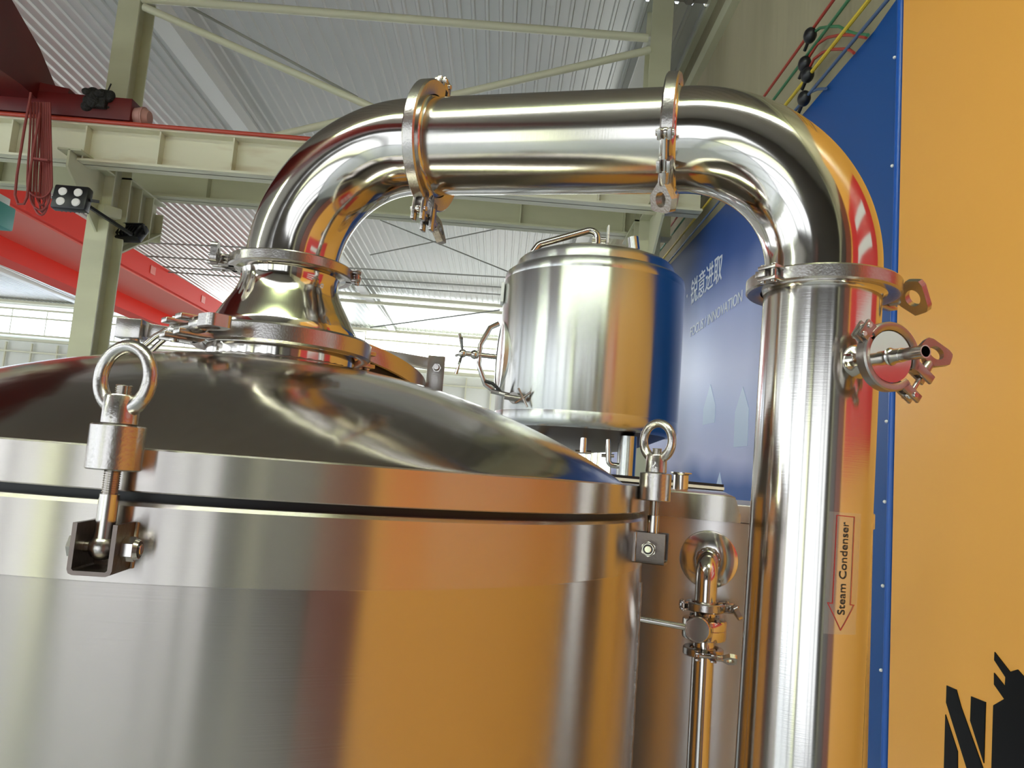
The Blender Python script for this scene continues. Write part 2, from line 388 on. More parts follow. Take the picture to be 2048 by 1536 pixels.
ob = thing('orange_banner', 'large plain orange wall banner with cropped black lettering at bottom right', 'banner', (XR, 1, -3.2))
m = MB(); wall_poly(m, [(YC-.03, -3.2), (-1.6, -3.2), (-1.6, 3.2), (YC-.03, 3.2)], XR-.035, XR+.05); m.build('banner_sheet', M['orange'], ob)
def crop(u, v): return (1550+.3619*u, 980+.3619*v)
def glyph(uv, extra=None):
    pts = []
    for u, v in uv:
        q = atx(*crop(u, v), XR-.037); pts.append((q.y, q.z))
    if extra: pts = extra(pts)
    m = MB(); wall_poly(m, pts, XR-.039, XR-.034); m.build('lettering', M['blackv'], ob, 5)
glyph([(950, 1080), (1003, 1103), (1030, 1200), (1150, 1536), (1240, 1790), (1150, 1790), (1060, 1536), (947, 1175)])
glyph([(943, 1240), (1010, 1445), (1010, 1780), (928, 1740), (935, 1536)])
glyph([(1085, 1140), (1165, 1172), (1155, 1510), (1080, 1275)])
glyph([(1215, 895), (1300, 1005), (1342, 992), (1376, 1030), (1480, 1130), (1500, 1900), (1190, 1800), (1208, 1190), (1268, 1155), (1212, 1075), (1212, 1010), (1272, 1085), (1275, 1035), (1213, 940)])
rb = thing('red_notice_board', 'red notice panel with white bars on the orange banner', 'sign', (XR-.05, .2, -.3))
m = MB(); wall_poly(m, [(1.25, .12), (-1.35, .12), (-1.35, 1.75), (1.25, 1.75)], XR-.06, XR-.04); m.build('panel', M['redv'], rb)
for z_ in (1.25, .85, .45):
    m = MB(); wall_poly(m, [(.75, z_), (-.55, z_), (-.55, z_+.16), (.75, z_+.16)], XR-.066, XR-.058); m.build('stripe', M['whitev'], rb)

# wires strung along the wall above the banner
def wire(name, lab, p0, slope_z, mt, r=.011, y0=1.5, y1=13):
    q = atx(*p0, XR-.06); m = MB(); m.tube([(XR-.06, y0+(y1-y0)*i/20, q.z+slope_z*((y0+(y1-y0)*i/20)-q.y)) for i in range(21)], r, 8)
    o = m.build(name, mt); tag(o, lab, 'wire', None); return q.z
zr = wire('wire', 'dark red wire, topmost of the four strung above the blue banner', (1667, 0), .006, M['wr'])
zg = wire('wire', 'green wire strung above the blue banner, second from the top', (1697, 0), .006, M['wg'])
zy = wire('wire', 'yellow wire strung above the blue banner', (1738, 0), .006, M['wy'], .013)
zb = wire('wire', 'slate blue wire, lowest of the four strung just above the banner edge', (1775, 0), .006, M['wb'])
def clip(px, py, lab):
    q = atx(px, py, XR-.07); t_ = thing('cable_insulator', lab, 'insulator', tuple(q))
    MB().sphere(q, .055, 16, (.8, 1, 1)).build('knob', M['blackp'], t_)
    MB().cyl(q+Vector((0, .03, -.03)), q+Vector((0, .09, -.06)), .012, 10).build('hook', M['blackp'], t_)
clip(1620, 71, 'black insulator knob on the dark red wire'); clip(1609, 128, 'black insulator knob on the green wire')
clip(1615, 150, 'black insulator knob on the yellow wire'); clip(1608, 197, 'black insulator knob on the blue wire')
def tail(pts, mt, lab):
    o = MB().tube(fillet([atx(*q, XR-.05) for q in pts], .03, 5) if 0 else [atx(*q, XR-.05) for q in pts], .010, 8).build('cable', mt); tag(o, lab, 'cable')
tail([(1627, 66), (1640, 56), (1660, 53), (1678, 53), (1695, 62), (1712, 68), (1736, 70)], M['wg'], 'green cable tail arching from the dark red wire knob to the banner')
tail([(1612, 125), (1622, 108), (1635, 88), (1655, 75), (1680, 70), (1705, 70), (1732, 75)], M['wr'], 'upper reddish cable tail arching from the green wire knob')
tail([(1617, 140), (1628, 118), (1645, 105), (1662, 99), (1690, 98), (1700, 100), (1708, 106)], M['wr'], 'lower reddish cable tail arching from the yellow wire knob')
tail([(1612, 190), (1622, 184), (1636, 178), (1652, 177)], M['wb'], 'short blue cable tail beside the lowest insulator knob')

# ------------------------------------------------------------------ columns, runway beams, braces
def hbeam_col(x, lab, ztop=ZR):
    c = thing('steel_column', lab, 'column', (x, 8.35, FLOOR), group='steel columns of the crane bay')
    m = MB(); zc = (ztop+FLOOR)/2; hh = ztop-FLOOR
    m.box((x, 8.2, zc), (.24, .02, hh)); m.box((x, 8.55, zc), (.24, .02, hh)); m.box((x, 8.375, zc), (.016, .33, hh)); m.build('post', M['cream'], c)
    # corbel that carries the far runway beam, with stiffeners
    m = MB(); z1 = 2.98
    Mx = Matrix(((0, 0, 1, x), (1, 0, 0, 0), (0, 1, 0, 0), (0, 0, 0, 1)))
    m.prism([(8.56, z1), (9.45, z1), (9.45, z1-.35), (8.56, z1-.85)], -.012, .012, Mx)
    m.bar((x, 8.56, z1-.86), (x, 9.46, z1-.36), .24, .02); m.box((x, 9.0, z1), (.24, .92, .02))
    for y in (8.85, 9.15, 9.45): m.box((x, y, z1-.3), (.22, .016, .58 if y < 9.4 else .36))
    m.build('bracket', M['cream'], c)
    m = MB(); m.prism([(8.19, z1-.1), (7.5, z1-.1), (7.5, z1-.28), (8.19, z1-.75)], -.012, .012, Mx); m.box((x, 7.85, z1-.1), (.24, .7, .02)); m.build('bracket', M['cream'], c)
    return c
hbeam_col(-4.565, 'cream steel column carrying two black floodlights, left of the photo')
hbeam_col(1.47, 'cream steel column partly hidden behind the bridge pipe, near the right wall')
def runway(y, zt, hh, lab, x0, x1, st, mt):
    b = thing('runway_beam', lab, 'beam', ((x0+x1)/2, y, zt-hh))
    m = MB(); xm = (x0+x1)/2; Lx = x1-x0
    m.box((xm, y, zt-.012), (Lx, .26, .024)); m.box((xm, y, zt-hh+.012), (Lx, .24, .024)); m.box((xm, y, zt-hh/2), (Lx, .014, hh)); m.build('girder', mt, b)
    x = x0+st*.18
    while x < x1:
        MB().box((x, y-.06, zt-hh/2), (.014, .11, hh-.05)).build('stiffener', mt, b); x += st
    return b
r1 = runway(7.75, 3.22, .40, 'near cream runway beam with rust stains and red rail on top', -13, XR-.1, .76, M['beam'])
m = MB(); m.box((-5.5, 7.75, 3.245), (15, .06, .05)); m.tube([(-13+i*.5, 7.60, 3.235) for i in range(31)], .022, 8); m.build('rail', M['railred'], r1)
r2 = runway(9.2, 3.55, .56, 'far cream runway beam below and behind the railed one', -13, XR-.1, 1.28, M['cream'])
def tubular(name, lab, a, b, r=.045, mt=None):
    o = MB().cyl(a, b, r, 16).build(name, mt or M['ivory']); tag(o, lab, 'brace'); return o
tubular('strut_tube', 'long horizontal cream strut tube between the two columns at the top', at(285, -3, 8.2), at(1296, 76, 8.2), .048)
tubular('brace_tube', 'cream diagonal brace tube descending right from the left column top', at(288, 14, 8.2), at(800, 239, 8.2), .042)
tubular('brace_tube', 'cream diagonal brace tube descending left from the right column', at(1300, 100, 8.2), at(530, 277, 8.2), .042)
tubular('tie_rod', 'thin dark tie rod crossing under the roof sheets at the left', at(372, 10, 8.5), at(715, 195, 8.5), .016, M['wgrey'])
# thin lines across the far bay
for i, (a, b, lab) in enumerate([((-50, 470), (560, 498), 'topmost'), ((-50, 492), (1100, 560), 'second'), ((-50, 511), (1010, 575), 'third'), ((-50, 518), (1010, 590), 'fourth')]):
    o = MB().cyl(at(*a, 18.), at(*b, 18.), .018, 8).build('festoon_line', M['wgrey']); tag(o, 'thin line stretched across the far bay, %s of four from above' % lab, 'wire')
for a, b, lab in (((740, 510), (1080, 440), 'rising to the right'), ((760, 440), (1020, 545), 'falling to the right'), ((740, 655), (1000, 620), 'low above the far windows')):
    o = MB().cyl(at(*a, 14.), at(*b, 14.), .012, 8).build('bracing_wire', M['wgrey']); tag(o, 'thin bracing wire under the far roof, '+lab, 'wire')

# ------------------------------------------------------------------ cranes
c1 = thing('overhead_crane', 'dark red overhead crane girder and end carriage riding the near runway beam', 'crane', (-5.2, 7.75, 3.27))
gx0, gx1 = -5.75, -5.05
Mx = Matrix(((0, 0, 1, 0), (1, 0, 0, 0), (0, 1, 0, 0), (0, 0, 0, 1)))
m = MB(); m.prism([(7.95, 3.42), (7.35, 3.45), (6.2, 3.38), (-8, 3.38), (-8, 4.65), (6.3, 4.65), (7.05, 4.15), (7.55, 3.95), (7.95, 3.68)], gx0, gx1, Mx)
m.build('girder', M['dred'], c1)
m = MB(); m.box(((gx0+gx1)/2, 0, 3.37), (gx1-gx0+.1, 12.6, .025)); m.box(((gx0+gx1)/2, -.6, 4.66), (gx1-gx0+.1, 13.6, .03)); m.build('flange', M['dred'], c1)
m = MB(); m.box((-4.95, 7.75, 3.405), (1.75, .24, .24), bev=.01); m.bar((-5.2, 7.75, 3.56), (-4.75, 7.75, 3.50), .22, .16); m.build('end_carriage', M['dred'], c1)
m = MB(); m.cyl((-4.08, 7.75, 3.38), (-3.98, 7.75, 3.38), .09, 20, r2=.11); m.cyl((-4.0, 7.75, 3.38), (-3.93, 7.75, 3.38), .11, 20, r2=.07); m.build('buffer', M['buffer'], c1)
for x in (-4.2, -5.5): MB().cyl((x, 7.66, 3.33), (x, 7.84, 3.33), .08, 24).build('wheel', M['blackp'], c1)
m = MB(); rnd = random.Random(3)
for i in range(16): m.sphere((-4.42+rnd.uniform(-.12, .12), 7.62+rnd.uniform(-.05, .05), 3.47+rnd.uniform(-.08, .09)), rnd.uniform(.035, .075), 10, (1, .8, rnd.uniform(.7, 1.1)))
m.box((-4.42, 7.63, 3.46), (.2, .12, .16)); m.cyl((-4.35, 7.62, 3.52), (-4.31, 7.62, 3.66), .008, 6); m.build('drive_motor', M['soot'], c1)
# control cable loops
cl = thing('cable_bundle', 'bundle of dark red control cable hanging in long loops from the crane', 'cable', (-4.95, 7.35, 3.3))
for i in range(6):
    xa, xb = 62+i*6, 100-i*4; bot = [395, 420, 430, 410, 425, 400][i]; yy = 7.35+.02*i
    P = []
    for k_ in range(25):
        t_ = k_/24; a_ = 1-abs(2*t_-1)
        x_ = (xa-14*math.sin(PI*t_)+8*math.sin(3*i)) if t_ < .5 else (xb+10*math.sin(PI*t_))
        s_ = min(1, max(0, (t_-.35)/.3)); x_ = xa*(1-s_)+xb*s_ + (-12 if t_ < .5 else 6)*math.sin(PI*a_**1.3)*.6
        y_ = 205+(bot-205)*math.sin(a_*PI/2)**.8
        P.append(at(x_, y_, yy))
    MB().tube(P, .011, 8).build('cable_loop', M['cable'], cl)
P = [at(x_, y_, 7.3) for x_, y_ in ((62, 185), (58, 210), (50, 250), (42, 300), (34, 350), (30, 390), (36, 408), (48, 408), (54, 395), (58, 360), (64, 320), (72, 270), (80, 225))]
MB().tube(P, .013, 8).build('cable_loop', M['cable'], cl)
m = MB(); m.bar(at(66, 318, 7.32), at(98, 322, 7.32), .05, .02); m.build('tie_strap', M['cable'], cl)

c2_ = thing('overhead_crane', 'bright red overhead crane girder crossing the far bay', 'crane', (-8.2, 19, 3.35))
kx, kz0, kz1 = -.5245, .2577, .2316; YG = 16.0
xg = kx*YG; zt_, zb_ = kz0*YG, kz1*YG-.02; zl = .2094*YG
m = MB(); m.box((xg-.05, 19.3, (zt_+zb_)/2), (.5, 19.8, zt_-zb_)); m.box((xg-1.5, 19.3, (zt_+zl)/2-.1), (.5, 19.8, zt_-zl-.05)); m.build('girder', M['red'], c2_)
m = MB(); m.box((xg-.65, 19.3, zb_-.02), (1.5, 19.8, .04)); m.build('walkway', M['pink'], c2_)  # girder underside, its light painted in as pale red
m = MB(); m.box((xg-1.35, 19.3, zb_-.2), (.06, 19.8, .36)); m.build('flange', M['red'], c2_)
for y in (14.5, 17.2, 20.2, 23.5): MB().box((xg+.21, y, (zt_+zb_)/2-.0), (.01, .25, .18)).build('label_plate', M['pink'], c2_)
q = at(5, 432, 8.8); tb = thing('hoist_unit', 'teal hoist box at the left edge below the runway beams', 'hoist', tuple(q))
MB().box(q+Vector((-.12, 0, 0)), (.34, .3, .28), bev=.02).build('housing', M['teal'], tb); MB().box(q+Vector((-.1, 0, .19)), (.2, .2, .1), bev=.01).build('cover', M['plate'], tb)

# floodlights
def flood(q, lab, rz, rx, scl):
    T = Matrix.Translation(q) @ Matrix.Rotation(rz, 4, 'Z') @ Matrix.Rotation(rx, 4, 'X') @ Matrix.Scale(scl, 4)
    f = thing('floodlight', lab, 'floodlight', M=T, group='floodlights on the left column')
    MB().box((0, 0, 0), (.34, .10, .25), bev=.02).build('housing', M['blackp'], f)
    for i, (x, z) in enumerate(((-.075, .05), (.075, .05), (-.075, -.055), (.075, -.055))):
        MB().cyl((x, -.048, z), (x, -.062, z), .043, 24, r2=.036).build('lens', M['lampg'], f)
    m = MB()
    for i in range(7): m.box((-.13+i*.043, .07, 0), (.008, .06, .2))
    m.build('cooling_fin', M['blackp'], f)
    m = MB(); m.bar((-.19, 0, 0), (-.19, .12, .05), .02, .03); m.bar((.19, 0, 0), (.19, .12, .05), .02, .03); m.bar((-.19, .12, .05), (.19, .12, .05), .03, .01); m.build('mounting_bracket', M['blackp'], f)
    return f
f1 = flood(at(144, 398, 7.35), 'black four-lens floodlight facing the camera on the left column', 0, math.radians(-8), 1.0)
m = MB(); m.bar((.0, .12, .05), (.22, .80, .02), .03, .03); m.build('arm', M['blackp'], f1)
f2 = flood(at(264, 468, 8.6), 'black floodlight seen from the side behind the left column', math.radians(170), math.radians(35), .9)
o = MB().bar(at(200, 418, 8.1), at(238, 430, 8.3), .12, .12, .02).build('junction_box', M['cream']); tag(o, 'small cream junction box on the left column beside the floodlight', 'box')

# ------------------------------------------------------------------ kettle
TC = (-.338, 1.151); RK = .552
T0 = Matrix.Translation((TC[0], TC[1], 0))
kt = thing('brew_kettle', 'large round brushed stainless kettle filling the lower left', 'tank', (TC[0], TC[1], FLOOR))
SEG = 192
zt = -.0461; zb = -.107
m = MB(); m.lathe([(RK-.03, zb), (RK-.03, zt), (RK-.003, zt), (RK, zt-.003), (RK, zb)], T0, SEG); m.build('rim_band', M['band'], kt)
m = MB(); m.lathe([(RK-.0003, zb), (RK-.0006, zb-.001), (RK-.0006, -1.45), (RK-.04, -1.53), (.3, -1.6), (.001, -1.62)], T0, SEG); m.build('shell', M['body'], kt)
m = MB(); m.lathe([(RK-.028, zt-.001), (RK-.018, zt-.001), (RK-.018, -.0375), (RK-.028, -.0375)], T0, SEG, True); m.build('gasket', M['rubber'], kt)
for a in (45, 135, 225, 315):
    c = Vector((TC[0]+.42*math.cos(math.radians(a)), TC[1]+.42*math.sin(math.radians(a)), 0))
    MB().cyl(c+Vector((0, 0, FLOOR)), c+Vector((0, 0, -1.5)), .035, 24).build('leg', M['polish'], kt)
# weld seam down the right side
s_ = math.asin(RK/1.2); aa = math.atan2(TC[0], TC[1])+s_; L_ = math.sqrt(1.44-RK*RK)
tanp = Vector((L_*math.sin(aa), L_*math.cos(aa), 0)); va = math.atan2(tanp.y-TC[1], tanp.x-TC[0])-.05
P = [Vector((TC[0]+RK*math.cos(va+.004*random.uniform(-1, 1)), TC[1]+RK*math.sin(va), -.13-i*.006)) for i in range(120)]
MB().tube(P, .0022, 8).build('weld_seam', M['weld'], kt)

kl = thing('kettle_lid', 'domed stainless kettle lid with wide brushed rim', 'lid', (TC[0], TC[1], -.0382))
m = MB(); m.lathe([(.49, -.0382), (RK-.001, -.0382), (RK, -.0372), (RK, -.0055), (RK-.0015, -.0043), (.49, -.0043)], T0, SEG, True); m.build('rim_flange', M['band'], kl)
def dz(r): return -.0043+.1419*max(0, 1-(r/.5187)**2)**.9232
prof = [(.5187*math.sin(PI/2*i/60), dz(.5187*math.sin(PI/2*i/60))) for i in range(60, 0, -1)]+[(1e-4, dz(0))]
MB().lathe(prof, T0, SEG).build('dome', M['dome'], kl)
NR = .108
m = MB(); m.lathe([(NR, .10), (NR, .150), (NR+.011, .154), (NR+.011, .1605), (NR-.004, .1605), (NR-.004, .10)], T0, 96); m.build('neck', M['polish'], kl)
rn = NR+.001
P = [Vector((TC[0]+rn*math.cos(2*PI*i/160), TC[1]+rn*math.sin(2*PI*i/160), dz(rn)+.0008+.0008*math.sin(i*1.9))) for i in range(160)]
MB().tube(P, .0016, 6, closed=True).build('weld_bead', M['weld'], kl)
# bosses the swing bolts pass through
AZ = {'L': math.radians(-84.9), 'R': math.radians(-20.8)}
for extra in (math.radians(40), math.radians(100), math.radians(160), math.radians(-146)): AZ[extra] = extra
RB = .57
def radial(az, r, z): return Vector((TC[0]+r*math.cos(az), TC[1]+r*math.sin(az), z))
for key, az in AZ.items():
    bz0, bz1 = -.022, .0118; rb_ = .0195
    m = MB(); c = radial(az, RB, 0)
    m.lathe([(.0085, bz0), (rb_-.001, bz0), (rb_, bz0+.001), (rb_, bz1-.001), (rb_-.001, bz1), (.0085, bz1)], Matrix.Translation(c), 48, True)
    m.build('boss', M['cast'], kl)

# brackets on the kettle and the swing bolts
def bolt_thread(m, a, b, r, pitch=.0017):
    a, b = Vector(a), Vector(b); Lb = (b-a).length; n_ = int(Lb/pitch); pr = []
    for i in range(n_): pr += [(r*.85, i*pitch), (r, i*pitch+pitch*.5)]
    pr.append((r*.9, n_*pitch)); m.lathe(pr, frame(a, b-a), 24)
def hexa(m, M_, r, h, hole=False):
    m.prism([(r*math.cos(PI/3*i), r*math.sin(PI/3*i)) for i in range(6)], 0, h, M_)
for key, az in AZ.items():
    er = Vector((math.cos(az), math.sin(az), 0)); et = Vector((-math.sin(az), math.cos(az), 0))
    br = radial(az, RK, 0)
    Mf = Matrix(((et.x, er.x, 0, br.x), (et.y, er.y, 0, br.y), (0, 0, 1, 0), (0, 0, 0, 1)))   # x tangential, y radial, z up
    zc = -.079
    # U-shaped clevis: section in (x,z), open at the top, extruded radially
    hw, th = .0155, .0032; z0, z1 = zc-.0185, zc+.0185
    sec = [(-hw, z1), (-hw, z0+.004), (-hw+.0012, z0+.0012), (-hw+.004, z0), (hw-.004, z0), (hw-.0012, z0+.0012), (hw, z0+.004), (hw, z1),
           (hw-th, z1), (hw-th, z0+.0045), (hw-.0045, z0+th), (-hw+.0045, z0+th), (-hw+th, z0+.0045), (-hw+th, z1)]
    Mx_ = Mf @ Matrix(((1, 0, 0, 0), (0, 0, 1, 0), (0, 1, 0, 0), (0, 0, 0, 1)))
    m = MB()
    n_ = len(sec); vs = [(x, -.004, z) for x, z in sec]+[(x, .036, z) for x, z in sec]
    fs = [(i, (i+1) % n_, n_+(i+1) % n_, n_+i) for i in range(n_)]
    quads = [(0, 1, 12, 13), (1, 2, 3, 11, 12), (3, 4, 10, 11), (4, 5, 6, 9, 10), (6, 7, 8, 9)]
    for o_ in (0, n_): fs += [tuple(o_+q for q in qq) for qq in quads]
    m._add(vs, fs, Mf)
    cl_ = m.build('clevis_bracket', M['patina'], kt, 25)
    for sx in (-1, 1):
        m = MB(); m.tube([Mf @ Vector((sx*(hw+.0005), .0005, z0+.002+(z1-z0-.002)*i/14+.0004*math.sin(i*2.2))) for i in range(15)], .0017, 8)
        m.build('weld_bead', M['weld'], kt)
    if key not in ('L', 'R'): continue
    lab = {'L': 'steel swing bolt with open lifting-eye nut standing before the dome, left of the photo', 'R': 'steel swing bolt with lifting-eye nut marked 12 at the right edge of the lid'}[key]
    sw = thing('swing_bolt', lab, 'bolt', tuple(radial(az, RB, zc)), group='swing bolts clamping the kettle lid')
    pc = Mf @ Vector((0, RB-RK-.000, zc)); top = radial(az, RB, .0)
    m = MB(); m.cyl(pc+Vector((0, 0, .006)), radial(az, RB, -.040), .0070, 24); m.build('shank', M['bolt'], sw)
    m = MB(); bolt_thread(m, radial(az, RB, -.041), radial(az, RB, .0435), .0061); m.build('thread', M['bolt'], sw, 80)
    m = MB(); m.sphere(pc, .0098, 24); m.build('ball_eye', M['cast'], sw)
    pin = MB(); pin.cyl(pc-et*.021, pc+et*.022, .0042, 20); pin.build('pivot_pin', M['bolt'], sw)
    eh = et if key == 'L' else -et
    m = MB(); hexa(m, frame(pc-eh*.0225, eh), .0085, .0062); m.build('bolt_head', M['bolt'], sw)
    m = MB(); hexa(m, frame(pc+eh*.0157, eh, (0, 0, 1)), .0092, .008); m.cyl(pc+eh*.0235, pc+eh*.0268, .0080, 28, r2=.0068); m.build('lock_nut', M['bolt'], sw)
    m = MB(); m.cyl(pc+eh*.0265, pc+eh*.0272, .0060, 24); m.build('nylon_ring', M['blackp'], sw); m = MB(); m.cyl(pc+eh*.0265, pc+eh*.0282, .0042, 20, bev=.0005); m.build('bolt_end', M['cup'], sw)
    m = MB(); m.lathe([(.006, .0122), (.0122, .0122), (.0130, .0130), (.0126, .033), (.0116, .0345), (.006, .0345)], Matrix.Translation(radial(az, RB, 0)), 40, True); col_ = m.build('eye_nut', M['cast'], sw)
    # ring of the eye nut
    ra = {'L': math.radians(12), 'R': math.radians(-62)}[key]
    ux = (Matrix.Rotation({'L': math.radians(-24), 'R': math.radians(62)}[key], 3, 'Z') @ et)
    cc = radial(az, RB, .0475 if key == 'L' else .0515); qr = 1.1 if key == 'L' else 1.0; P = []
    for i in range(48):
        a_ = 2*PI*i/48; P.append(cc+ux*(.0215*qr*math.cos(a_))+Vector((0, 0, .0222*qr*math.sin(a_))))
    rad = [.0052+.0012*max(0, -math.sin(2*PI*i/48)) for i in range(48)]
    m = MB(); m.tube(P, 1, 16, closed=True, radii=rad); m.build('lifting_ring', M['cast'], sw)
    if key == 'R':
        me = text_mesh('12', 1, extrude=.04); fit_mesh(me, .011, .009)
        nd = Vector((-radial(az, RB, 0).x, -radial(az, RB, 0).y, 0)).normalized(); nd = Matrix.Rotation(math.radians(-25), 3, 'Z') @ nd
        sd = Vector((0, 0, 1)).cross(nd)
        for v in me.vertices:
            th_ = (v.co.x-.0055)/.0124
            v.co = radial(az, RB, .018+v.co.y)+(nd*math.cos(th_)+sd*math.sin(th_))*(.0127+v.co.z*.01)-ORG[sw.name]
        me.materials.clear(); me.materials.append(M['bolt']); o = bpy.data.objects.new('stamped_number', me); SC.collection.objects.link(o); o.parent = sw

# ------------------------------------------------------------------ tri-clamps
def triclamp(name, lab, o, z, ang, ri, ro, h, s=1., flip=1, blen=.034, wide=1., cat='clamp', twist=0, matk='cast'):
    """axis z through o; ang = angle of the nut joint (deg, from the local x); hinge opposite"""
    F = frame(o, z, (1, 0, 0) if abs(Vector(z).normalized().x) < .9 else (0, 0, 1))
    T = F @ Matrix.Rotation(math.radians(ang), 4, 'Z')
    if flip < 0: T = T @ Matrix.Rotation(PI, 4, 'X')
    c = thing(name, lab, cat, M=T)
    mt = M[matk]; wdt = ro-ri; ch = .12*h
    sec = [(ri, .36*h), (ri+.35*wdt, .5*h), (ro-ch, .5*h), (ro, .5*h-ch), (ro, -.5*h+ch), (ro-ch, -.5*h), (ri+.35*wdt, -.5*h), (ri, -.36*h), (ri+.4*wdt, -.16*h), (ri+.4*wdt, .16*h)]
    def half(a0, a1):
        m = MB(); n_ = 60; vs = []
        for i in range(n_+1):
            a = a0+(a1-a0)*i/n_
            for r, zz in sec: vs.append((r*math.cos(a), r*math.sin(a), zz))
        k_ = len(sec); fs = []
        for i in range(n_):
            for j in range(k_): fs.append((i*k_+j, i*k_+(j+1) % k_, (i+1)*k_+(j+1) % k_, (i+1)*k_+j))
        m._add(vs, fs)
        for e0 in (0, n_*k_):
            for q in ((0, 1, 9), (1, 2, 3, 9), (3, 4, 8, 9), (4, 5, 6, 8), (6, 7, 8)): m._add([vs[e0+i] for i in q], [tuple(range(len(q)))])
        return m
    g = .010*s/ro
    A = half(g, PI-.004*s/ro); B = half(PI+.004*s/ro, 2*PI-g)
    # lugs at the nut joint (near +x), tangential is +-y
    lw = .0105*s; lr = .017*s; t = .004*s
    for zz in (-1, 1): A.box((ro+lr*.35, g*ro+lw*.5, zz*(h/2-t/2)), (lr+wdt, lw, t), bev=t*.2)
    A.box((ro-wdt*.3, g*ro+lw*.25, 0), (wdt*1.2, lw*.5, h*.9))
    for zz in (-1, 1): B.box((ro+lr*.4, -g*ro-lw*.5, zz*(h/2-t/2)), (lr*1.1+wdt, lw*1.1, t), bev=t*.2)
    B.box((ro-wdt*.3, -g*ro-lw*.25, 0), (wdt*1.2, lw*.5, h*.9))
    # hinge lugs near -x
    A.box((-ro-.004*s, .006*s, 0), (.014*s, .012*s, h*.42), bev=t*.15)
    for zz in (-1, 1): B.box((-ro-.004*s, -.002*s, zz*h*.37), (.014*s, .022*s, h*.24), bev=t*.15)
    A.build('clamp_half', mt, c); B.build('clamp_half', mt, c)
    for y_ in (.006*s, -.007*s): MB().cyl((-ro-.006*s, y_, -h*.62), (-ro-.006*s, y_, h*.62), .0032*s, 16, bev=.0006*s).build('hinge_pin', M['bolt'], c)
    xb = ro+.0095*s; y0 = g*ro+lw*.6
    MB().cyl((xb, y0, -h*.66), (xb, y0, h*.66), .0034*s, 16, bev=.0006*s).build('bolt_pin', M['bolt'], c)
    bl = blen*s
    m = MB(); m.sphere((xb, y0, 0), .0052*s, 16); bolt_thread(m, (xb, y0, 0), (xb, y0-bl-.006*s, 0), .0031*s, .0012*s); m.build('bolt', M['bolt'], c, 80)
    # wing nut
    yn = -g*ro-lw*1.15
    W_ = Matrix.Translation((xb, yn, 0)) @ Matrix.Rotation(math.radians(twist), 4, 'Y') @ Matrix.Rotation(PI, 4, 'Z')
    m = MB(); m.lathe([(.0034*s, 0), (.0062*s, 0), (.0062*s, .010*s), (.0048*s, .013*s)], W_ @ Matrix.Rotation(-PI/2, 4, 'X'), 24)
    k_ = s*wide
    m.holeplate([(-.0045*k_, .010*s), (.0045*k_, .010*s), (.0155*k_, .024*s), (.0135*k_, .037*s), (.009*k_, .0395*s), (-.009*k_, .0395*s), (-.0135*k_, .037*s), (-.0155*k_, .024*s)], (0, .0265*s), .0072*k_, -.0042*s, .0042*s, W_, 44, .0078*s)
    m.build('wing_nut', mt, c, 40)
    return c

# big clamp, reducer, upper clamp
def ferrule(m, T, r, z, up=1, lip=.011):
    m.lathe([(r-.003, z), (r, z), (r, z+up*.010), (r+lip*.35, z+up*.013), (r+lip, z+up*.0145), (r+lip, z+up*.0175), (r-.003, z+up*.0175)], T, 96)
triclamp('pipe_clamp', 'large pipe clamp around the kettle neck with its bolt pointing left', (TC[0], TC[1], .1615), (0, 0, 1), 224, .113, .131, .028, 1.9, flip=-1, blen=.045, wide=.62, twist=0)
rd = thing('pipe_reducer', 'conical stainless reducer between the two clamps above the kettle', 'pipe', (TC[0], TC[1], .1635))
m = MB(); m.lathe([(NR-.004, .1625), (NR+.011, .1625), (NR+.011, .169), (NR+.001, .173), (NR, .183), (NR-.003, .189), (.094, .209), (.081, .231), (.0755, .243), (.0725, .252), (.072, .262), (.0735, .268), (.082, .2705), (.082, .2765), (.066, .2765)], T0, 128); m.build('cone', M['polish'], rd, 50)
A1 = Vector((TC[0], TC[1], .471)); A2 = Vector((.388, .936, .457)); PR = .0695
dirh = (A2-A1).normalized()
triclamp('pipe_clamp', 'pipe clamp joining the reducer to the left elbow', (TC[0], TC[1], .2785), (0, 0, 1), 190, .0735, .0925, .0165, 1.05, flip=-1, blen=.026, twist=90)
def pipe_ends(m, a, b):
    pass
def ring_lip(m, o, d):
    m.lathe([(PR-.003, 0), (PR+.010, 0), (PR+.010, .003), (PR+.002, .006), (PR, .010), (PR-.003, .010)], frame(o, d), 64)
sA, sB = .214, .562
PA = A1+dirh*sA; PB = A1+dirh*sB
e1 = thing('pipe_elbow', 'left polished elbow rising from the kettle and turning right', 'pipe', (TC[0], TC[1], .28))
path = fillet([Vector((TC[0], TC[1], .280)), A1, PA-dirh*.001], .182, 40)
m = MB(); m.tube(path, PR, 64); ring_lip(m, (TC[0], TC[1], .280), (0, 0, 1)); ring_lip(m, PA-dirh*.0005, -dirh); m.build('tube', M['polish'], e1, 50)
hp = thing('bridge_pipe', 'straight horizontal stainless pipe bridging the two elbows', 'pipe', tuple((PA+PB)/2))
T_h = frame(PA, dirh)
m = MB(); m.cyl(PA+dirh*.001, PB-dirh*.001, PR, 96); ring_lip(m, PA+dirh*.0005, dirh); ring_lip(m, PB-dirh*.0005, -dirh); m.build('tube', M['hpipe'], hp, 50)
CZ = .257
CC = Vector((.388-.0, .936, CZ))
e2 = thing('pipe_elbow', 'right polished elbow turning down into the condenser pipe', 'pipe', tuple(CC))
path = fillet([PB+dirh*.001, A2, Vector((.388, .936, CZ+.002))], .178, 40)
m = MB(); m.tube(path, PR, 64); ring_lip(m, PB+dirh*.0005, dirh); ring_lip(m, CC+Vector((0, 0, .0015)), (0, 0, 1)); m.build('tube', M['polish'], e2, 50)
